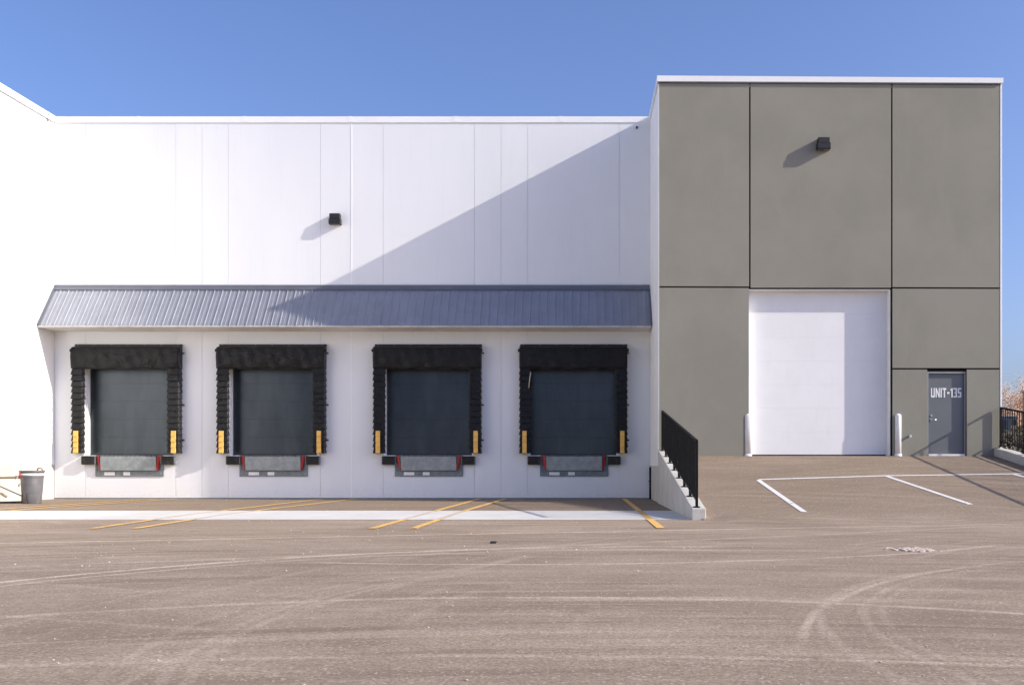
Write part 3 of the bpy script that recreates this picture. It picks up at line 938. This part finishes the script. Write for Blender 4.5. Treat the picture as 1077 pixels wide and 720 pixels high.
tx0, tx1, tz0, tz1 = X_(979.0, ye), X_(1011.0, ye), Z_(417.8, ye), Z_(407.8, ye)
b = MB(); u = 0
for c in txt:
    for poly in GL[c][1]:
        b.prism([(tx0 + (u + px_) / wt * (tx1 - tx0), tz0 + pz_ * (tz1 - tz0)) for px_, pz_ in poly], ye - .006, ye - .002, 'y')
    u += GL[c][0] + gapc
b.build('lettering', M['frame_white'], ed)

# hose tap on the grey wall
t_ = empty('wall_tap', (X_(956.5, YG), YG, Z_(458.5, YG)), 'small white capped pipe stub on grey wall between bollard and entry door', 'pipe stub')
b = MB(); px_, pz = X_(956.8, YG), Z_(458.2, YG)
b.tube([(px_, YG - .001, pz), (px_, YG - .04, pz), (px_, YG - .05, pz - .004)], .028, 12); b.build('pipe', M['pipe'], t_)
b = MB(); b.tube([(px_, YG - .048, pz - .004), (px_, YG - .075, pz - .012)], .036, 12); b.build('cap', M['frame_white'], t_)

# guard posts hugging the wall on both sides of the overhead door
def bollard(px, dep, lab):
    y = YG + .004; x = X_(px, y)
    z0 = zgr - .02; h = Z_(434.8, y) - z0; rx = .080
    t = empty('guard_post', (x, y, z0), lab, 'guard post', 'white guard posts beside the overhead door')
    b = MB(); b.lathe([(rx, z0 - .1), (rx, z0 + h - .06)] + [(rx * math.cos(R(q)), z0 + h - .06 + .06 * math.sin(R(q))) for q in (15, 30, 45, 60, 75, 87)], x, y, 32)
    for v in b.bm.verts: v.co.y = y + (v.co.y - y) * dep / rx
    b.build('post', M['bollard'], t)
    b = MB(); b.lathe([(rx + .012, z0 - .05), (rx + .012, z0 + .05), (rx + .001, z0 + .052)], x, y, 24, capt=False)
    for v in b.bm.verts: v.co.y = y + (v.co.y - y) * (dep + .006) / rx
    b.build('collar', M['bollard'], t)
bollard(787.0, .030, 'short white guard post at the left edge of the overhead door')
bollard(944.6, .060, 'short white guard post between the overhead door and the entry door')

# ------------------------------------------------------------------ retaining wall and its railing
YE = 17.42
CT0, CT1 = 1.36, .205                           # top at the block / at the end
def ctz(y):
    return CT1 + (CT0 - CT1) * (y - YE) / (YG - YE)
RW0, RW1 = XS - .018, XS + .235
rw = empty('retaining_wall', (XS + .15, 21, 0), 'tapering concrete retaining wall stepping down from grey block to yard', 'retaining wall')
b = MB()
b.prism([(YE, -.15), (YE, CT1), (YG - .03, CT0), (YG - .03, -.15)], RW0, RW1, 'x', .012)
b.build('wall', M['conc'], rw)
b = MB(); b.box(XS + .05, RW1, YG - .031, YD - .03, -.1, 1.0); b.build('lower_wall', M['conc'], rw)
dp = empty('downpipe', (XS - .02, YD - .12, 0), 'black vertical pipe in the corner under the grey block side wall', 'pipe')
b = MB(); b.tube([(XS + .0, YD - .09, 0), (XS + .0, YD - .09, Z_(491, YD))], .035, 12); b.build('pipe', M['railing'], dp)
b = MB(); b.box(XS - .045, XS + .045, YD - .13, YD - .003, .5, .53); b.build('clamp', M['railing'], dp)

def railing(name, x, y0, y1, zt0, zt1, zc0, zc1, nposts, per, lab, cat, group=None):
    """runs along y from y0 (near the camera) to y1; zt = top rail height at each end, zc = curb top"""
    t = empty(name, (x, (y0 + y1) / 2, zc0), lab, cat, group)
    L = lambda a, c, y: a + (c - a) * (y - y0) / (y1 - y0)
    b = MB(); b.bar((x, y0 - .02, L(zt0, zt1, y0 - .02)), (x, y1 + .02, L(zt0, zt1, y1 + .02)), .045, .045); b.build('top_rail', M['railing'], t)
    off = .13
    b = MB(); b.bar((x, y0, zc0 + off), (x, y1, zc1 + off), .03, .035); b.build('bottom_rail', M['railing'], t)
    for i in range(nposts):
        y = y0 + (y1 - y0) * i / (nposts - 1)
        z = L(zc0, zc1, y); zt_ = L(zt0, zt1, y)
        b = MB(); b.box(x - .024, x + .024, y - .024, y + .024, z - .01, zt_ - .01)
        pst = b.build('post', M['railing'], t)
        b = MB(); sl = (zc1 - zc0) / (y1 - y0)
        b.hexa([(x - .055, y - .055, z - .004 - sl * .055), (x + .055, y - .055, z - .004 - sl * .055), (x + .055, y - .055, z + .010 - sl * .055), (x - .055, y - .055, z + .010 - sl * .055),
                (x - .055, y + .055, z - .004 + sl * .055), (x + .055, y + .055, z - .004 + sl * .055), (x + .055, y + .055, z + .010 + sl * .055), (x - .055, y + .055, z + .010 + sl * .055)])
        b.build('base_plate', M['railing'], pst)
        if i < nposts - 1:
            for k in range(1, per):
                yy = y + (y1 - y0) / (nposts - 1) * k / per
                b = MB(); za, zb_ = L(zc0, zc1, yy) + off, L(zt0, zt1, yy)
                b.box(x - .009, x + .009, yy - .009, yy + .009, za, zb_)
                b.build('baluster', M['railing'], t)
    return t
xr = XS + .085
ya, yb = YE + .12, YG - .1
railing('railing', xr, ya, yb, Z_(463.5, ya), Z_(432.2, yb), ctz(ya), ctz(yb), 8, 9,
        'black picket railing sloping down along the top of the retaining wall', 'railing', 'black picket railings')
# right curb and railing
xcr = X_(1051.2, YG)
cb = empty('concrete_curb', (10.8, 20, 1), 'low concrete curb wall under railing at right edge of the apron', 'curb wall')
yn = 16.6
def apz(y): return apron_h(10.6, y)
b = MB()
seg = [yn + (YG + 2 - yn) * i / 12 for i in range(13)]
pr = [(y, (apz(y) + .215) if y < YG else apz(YG) + .215) for y in seg]
b.prism([(yn, -.2)] + pr + [(YG + 2, -.2)], xcr - .14, xcr + .12, 'x', .0)
b.build('curb', M['conc'], cb)
ya, yb = 17.0, YG - .075
zt1 = Z_(428.6, yb); zt0 = zt1 - .145 * (yb - ya)
railing('railing', xcr + .005, ya, yb, zt0, zt1, zt0 - 1.0, zt1 - 1.0, 7, 10,
        'black picket railing on low curb at far right edge of the apron', 'railing', 'black picket railings')
b = MB(); b.quad((xcr + .1, yn - 6, .004), (xcr + 90, yn - 6, .004), (xcr + 90, 34, .004), (xcr + .1, 34, .004))
tag(b.build('verge', M['field']), kind='structure')

# ------------------------------------------------------------------ bin and bits beside the wing
BX, BY = -13.98, 24.7
bn = empty('rubbish_bin', (BX, BY, 0), 'grey plastic rubbish bin with white liner rim beside the side wing', 'bin')
b = MB()
prof = [(.205, 0), (.215, .01), (.235, .3), (.252, .60), (.257, .66), (.275, .665), (.278, .70), (.268, .705), (.275, .80), (.292, .805), (.296, .84), (.280, .845), (.272, .80), (.24, .3), (.2, .03)]
b.lathe(prof, BX, BY, 36, capb=True, capt=True)
bd = b.build('body', M['bin'], bn)
b = MB(); b.lathe([(.283, .715), (.289, .725), (.293, .755), (.287, .765), (.278, .77)], BX, BY, 36, False, False); b.build('liner', M['bag'], bn)
b = MB()
b.tube([(BX + .14, BY - .02, .84), (BX + .17, BY - .03, .90), (BX + .24, BY - .03, .91), (BX + .275, BY, .85)], .016, 8)
b.tube([(BX - .27, BY - .06, .5), (BX - .29, BY - .1, .47), (BX - .26, BY - .12, .43)], .014, 8)
b.build('handle', M['wood'], bn)
b = MB(); b.tube([(BX - .20, BY - .215, .70), (BX - .12, BY - .262, .72), (BX - .17, BY - .24, .79)], .035, 8); b.build('wrapper', M['redbag'], bn)
b = MB(); b.tube([(BX - .17, BY - .17, .02), (BX - .15, BY - .185, .36), (BX - .08, BY - .225, .37), (BX - .02, BY - .225, .30), (BX + .01, BY - .21, .02)], .010, 8)
b.build('wire_bracket', M['lamp_body'], bn)

def prop(name, lab, cat, loc): return empty(name, loc, lab, cat)
y_ = 25.0
t_ = prop('broom', 'wooden handled broom leaning low between the side wing and the bin', 'broom', (-14.9, y_, 0))
b = MB(); b.tube([(X_(-14, y_), y_ + .35, Z_(509, y_)), (X_(27, y_ - .2), y_ - .2, Z_(523, y_ - .2))], .017, 10); b.build('handle', M['wood'], t_)
b = MB(); xx, zz = X_(-16, y_), Z_(508.4, y_); b.box(xx - .12, xx + .06, y_ + .25, y_ + .45, zz - .03, zz + .04, .01); b.build('head', M['wood'], t_)
b = MB(); b.box(xx - .13, xx - .10, y_ + .26, y_ + .44, zz - .10, zz + .03); b.build('bristles', M['rubber'], t_)
t_ = prop('shovel', 'small scoop shovel with wooden grip leaning by the foundation', 'shovel', (-14.9, y_ - .3, 0))
yy = 24.6
b = MB(); b.tube([(X_(-8, yy), yy, Z_(512, yy)), (X_(3, yy), yy - .05, Z_(519, yy))], .016, 8); b.tube([(X_(2.5, yy), yy - .05, Z_(518.6, yy)), (X_(8.3, yy), yy - .06, Z_(522, yy))], .034, 10)
b.build('handle', M['wood'], t_)
b = MB(); xx = X_(-8, yy); b.prism([(xx - .2, Z_(505, yy)), (xx + .01, Z_(510, yy)), (xx + .02, Z_(514, yy)), (xx - .2, Z_(513, yy))], yy - .06, yy - .04, 'y'); b.build('blade', M['steel'], t_)
t_ = prop('conduit', 'short brown pipe fixed level on the side wing foundation', 'pipe', (XL, 25.4, .6))
b = MB(); yy0, yy1 = 23.4, 26.35
b.tube([(XL + .03, yy0, .66), (XL + .03, yy1, .66)], .022, 10); b.build('pipe', M['wood'], t_)
b = MB(); b.tube([(XL + .03, yy1 - .16, .66), (XL + .03, yy1 + .03, .66)], .036, 10); b.box(XL - .04, XL + .06, yy1 - .3, yy1 - .27, .62, .70); b.build('coupling', M['pipe'], t_)
t_ = prop('timber_board', 'dark weathered board lying on the ground at the side wing', 'board', (-14.9, 25.2, 0))
b = MB(); b.hexa([(-16, 24.35, .0), (-14.15, 25.35, .0), (-14.15, 25.35, .05), (-16, 24.35, .05), (-16.05, 24.47, 0), (-14.2, 25.47, 0), (-14.2, 25.47, .05), (-16.05, 24.47, .05)])
for v in b.bm.verts: v.co.x = max(v.co.x, XL + .02)
b.build('board', simple('weathered_timber', (.11, .085, .06), .9, 0, .3, 8), t_)

# dried clods in the yard
b = MB()
cxy = gp(961, 578)
for i in range(150):
    a = random.gauss(0, .13); c = random.gauss(0, .12)
    if abs(a) > .33: continue
    s_ = random.uniform(.008, .024)
    v = bmesh.ops.create_icosphere(b.bm, subdivisions=1, radius=s_)['verts']
    for q in v: q.co = Vector((q.co.x * 1.3 + cxy[0] + a, q.co.y * 1.3 + cxy[1] + c, q.co.z * .6 + s_ * .3)) + Vector((random.uniform(-.003, .003),) * 3)
M['clod'] = simple('dried_mud', (.52, .44, .36), .9, 0, .2, 20)
tag(b.build('dried_mud', M['clod']), 'crumbled patch of pale dried mud on the asphalt', 'mud', kind='stuff')
b = MB()
for i in range(320):
    y = random.uniform(3.8, 20) if random.random() < .8 else random.uniform(21, 27.8); x = random.uniform(-.62, .5) * y
    if x > XS and y > 14 or x < XL: continue
    s_ = random.uniform(.003, .008) * (1 if y < 9 else 1.6)
    v = bmesh.ops.create_icosphere(b.bm, subdivisions=1, radius=s_)['verts']
    zz = ground_h(x, y)
    for q in v: q.co = Vector((q.co.x * random.uniform(.9, 1.5) + x, q.co.y + y, zz + q.co.z * .7 + s_ * .4))
tag(b.build('loose_gravel', M['clod']), 'scattered loose pale grit on the yard', 'gravel', kind='stuff')
# one small dark stone
t = MB(); sx, sy = gp(519, 571)
v = bmesh.ops.create_icosphere(t.bm, subdivisions=2, radius=.03)['verts']
for q in v: q.co = Vector((q.co.x * 1.6 + sx, q.co.y + sy, q.co.z * .6 + .012)) + Vector((random.uniform(-.004, .004), random.uniform(-.004, .004), 0))
tag(t.build('stone', M['rubber']), 'small dark stone lying alone on the yard below the docks', 'stone')

# ------------------------------------------------------------------ far background at the right
def bare_tree(x, y, h, seed, lab):
    rd = random.Random(seed)
    t = empty('bare_tree', (x, y, 0), lab, 'tree', 'bare autumn trees beyond the railing')
    tr, tw_ = MB(), MB()
    tips = []
    def grow(p, d, L, r, lev):
        n = 3
        pts = [p]
        q = p.copy()
        for i in range(n):
            d = (d + Vector((rd.uniform(-.16, .16), rd.uniform(-.16, .16), rd.uniform(0, .12)))).normalized()
            q = q + d * L / n; pts.append(q.copy())
        tr.tube(pts, r, 6 if lev < 2 else 4, cap=lev == 0, r1=r * .55)
        if lev >= 4: tips.append(q); return
        for k in range(rd.choice((3, 4)) if lev else 7):
            base = pts[rd.randint(1, n)] if lev else pts[rd.randint(1, n)]
            a = rd.uniform(0, 6.283); sp = rd.uniform(.35, .7)
            nd = (d + Vector((math.cos(a) * sp, math.sin(a) * sp, .15))).normalized()
            grow(base, nd, L * rd.uniform(.55, .72), r * .5, lev + 1)
    grow(Vector((x, y, 0)), Vector((0, 0, 1)), h * .42, h * .014, 0)
    tr.build('trunk', M['bark'], t)
    for q in tips:
        for _ in range(34):
            c = q + Vector((rd.gauss(0, .28), rd.gauss(0, .28), rd.gauss(0, .28)))
            u = Vector((rd.uniform(-1, 1), rd.uniform(-1, 1), rd.uniform(-1, 1))).normalized() * rd.uniform(.022, .05)
            w = u.orthogonal().normalized() * u.length
            tw_.quad(c - u, c - w, c + u, c + w)
    tw_.build('crown', M['twig'], t, fix=False)
tl = ['orange bare tree right beside the grey block edge', 'slimmer bare orange tree further from the grey block',
      'bare tree near the picture edge behind the dark pole', 'bare tree beyond the blue container']
for i, (px, Y, top) in enumerate([(1058, 62, 409), (1073, 70, 403), (1090, 64, 412), (1112, 75, 402)]):
    bare_tree(X_(px, Y), Y, Z_(top, Y), 11 + i, tl[i])
def bush(x, y, r, h, seed, lab):
    rd = random.Random(seed); b = MB()
    for _ in range(900):
        a = rd.uniform(0, 6.283); e = rd.uniform(0, 1) ** .5; zz = rd.uniform(0, 1)
        rr = r * e * math.sqrt(max(.05, 1 - zz * zz * .8)) * (1 + .25 * math.sin(a * 3 + seed))
        c = Vector((x + rr * math.cos(a), y + rr * math.sin(a), zz * h))
        u = Vector((rd.uniform(-1, 1), rd.uniform(-1, 1), rd.uniform(-1, 1))).normalized() * rd.uniform(.06, .13)
        w = u.orthogonal().normalized() * u.length
        b.quad(c - u, c - w, c + u, c + w)
    t = empty('bush', (x, y, 0), lab, 'bush', 'dry bushes beyond the railing')
    b.build('foliage', M['bush'], t, fix=False)
    b = MB()
    for k in range(6):
        a = k; b.tube([(x, y, 0), (x + r * .5 * math.cos(a), y + r * .5 * math.sin(a), h * .7)], .03, 5, r1=.01)
    b.build('stem', M['bark'], t)
bl = ['dark dry bush just right of the grey block, seen through the railing', 'dark bush behind the second railing post', 'dark bush farther along beyond the railing', 'low dark bush at the far end of the railing']
for i, (px, Y, top, r) in enumerate([(1061, 40, 456, 1.0), (1073, 42, 448, .9), (1090, 40, 452, 1.1), (1110, 43, 450, 1.2)]):
    bush(X_(px, Y), Y, r, Z_(top, Y), i + 3, bl[i])
Y = 52; x0, x1 = X_(1046, Y), X_(1070, Y); z1 = Z_(438, Y)
t_ = empty('shipping_container', ((x0 + x1) / 2, Y, 0), 'dark blue steel container behind the railing beyond the grey block', 'container')
b = MB(); b.box(x0, x1, Y, Y + 2.4, .15, z1)
for i in range(12):
    xx = x0 + (x1 - x0) * (i + .5) / 12; b.box(xx - .025, xx + .025, Y - .03, Y - .001, .3, z1 - .15)
b.build('body', M['navy'], t_)
b = MB(); b.box(x0 - .02, x1 + .02, Y - .045, Y + 2.42, z1 + .002, z1 + .06); b.build('lid_rail', M['steel_dark'], t_)
Y = 95; x0, x1 = X_(1044, Y), X_(1180, Y); z1 = Z_(431, Y)
t_ = empty('distant_shed', ((x0 + x1) / 2, Y, 0), 'pale low industrial shed far beyond the railing', 'building')
b = MB(); b.box(x0, x1, Y, Y + 18, 0, z1); b.build('wall', M['farwhite'], t_)
b = MB(); b.box(x0 - .2, x1 + .2, Y - .3, Y + 18.3, z1 + .002, z1 + .3); b.build('roof', M['farroof'], t_)
for i in range(4):
    xx = x0 + 1.2 + i * 3.0
    b = MB(); b.box(xx, xx + 1.6, Y - .04, Y - .002, .6, 3.6); b.build('window', M['glassdark'], t_)
Y = 48; xx = X_(1077.5, Y)
t_ = empty('utility_pole', (xx, Y, 0), 'dark timber utility pole at the far right behind the railing', 'pole')
b = MB(); b.tube([(xx, Y, 0), (xx, Y, Z_(412, Y))], .11, 12, r1=.09); b.build('pole', M['bark'], t_)
b = MB(); b.box(xx - .15, xx + .15, Y - .14, Y + .14, Z_(412, Y), Z_(410.8, Y)); b.build('cap', M['steel_dark'], t_)

# ------------------------------------------------------------------ light
to_sun = Vector((12.94, -3.02, 6.65)).normalized()
EL = math.asin(to_sun.z); AZ = math.atan2(to_sun.x, to_sun.y)
sun = bpy.data.lights.new('sun', 'SUN'); sun.energy = 4.5; sun.angle = R(.53); sun.color = (1.0, .93, .81)
so = bpy.data.objects.new('sun', sun); C.objects.link(so)
so.rotation_euler = to_sun.to_track_quat('Z', 'Y').to_euler()
w = bpy.data.worlds.new('World'); scn.world = w; w.use_nodes = True
nt = w.node_tree; bg = nt.nodes['Background']
sky = nt.nodes.new('ShaderNodeTexSky'); sky.sky_type = 'NISHITA'; sky.sun_disc = False
sky.sun_elevation = EL; sky.sun_rotation = AZ
sky.altitude = 200; sky.air_density = 1.0; sky.dust_density = 3.2; sky.ozone_density = 4.0
tint = nt.nodes.new('ShaderNodeMix'); tint.data_type = 'RGBA'; tint.blend_type = 'MULTIPLY'     # cool white balance of the photograph
tint.inputs[0].default_value = 1; tint.inputs[7].default_value = (1.04, 1.02, 1.25, 1)
nt.links.new(sky.outputs[0], tint.inputs[6]); nt.links.new(tint.outputs[2], bg.inputs[0]); bg.inputs[1].default_value = .125

# ------------------------------------------------------------------ camera
cam = bpy.data.cameras.new('camera'); co = bpy.data.objects.new('camera', cam); C.objects.link(co)
co.location = (0, 0, ZC); co.rotation_euler = (R(90), 0, 0)
cam.sensor_width = 36; cam.lens = F / 1077 * 36
cam.shift_x = (538.5 - CX) / 1077; cam.shift_y = (CY - 360) / 1077
cam.clip_end = 5000
scn.camera = co
scn.view_settings.view_transform = 'Standard'; scn.view_settings.look = 'None'
scn.view_settings.exposure = .51; scn.view_settings.gamma = 1
scn.view_settings.use_curve_mapping = False
scn.cycles.max_bounces = 8; scn.cycles.diffuse_bounces = 5
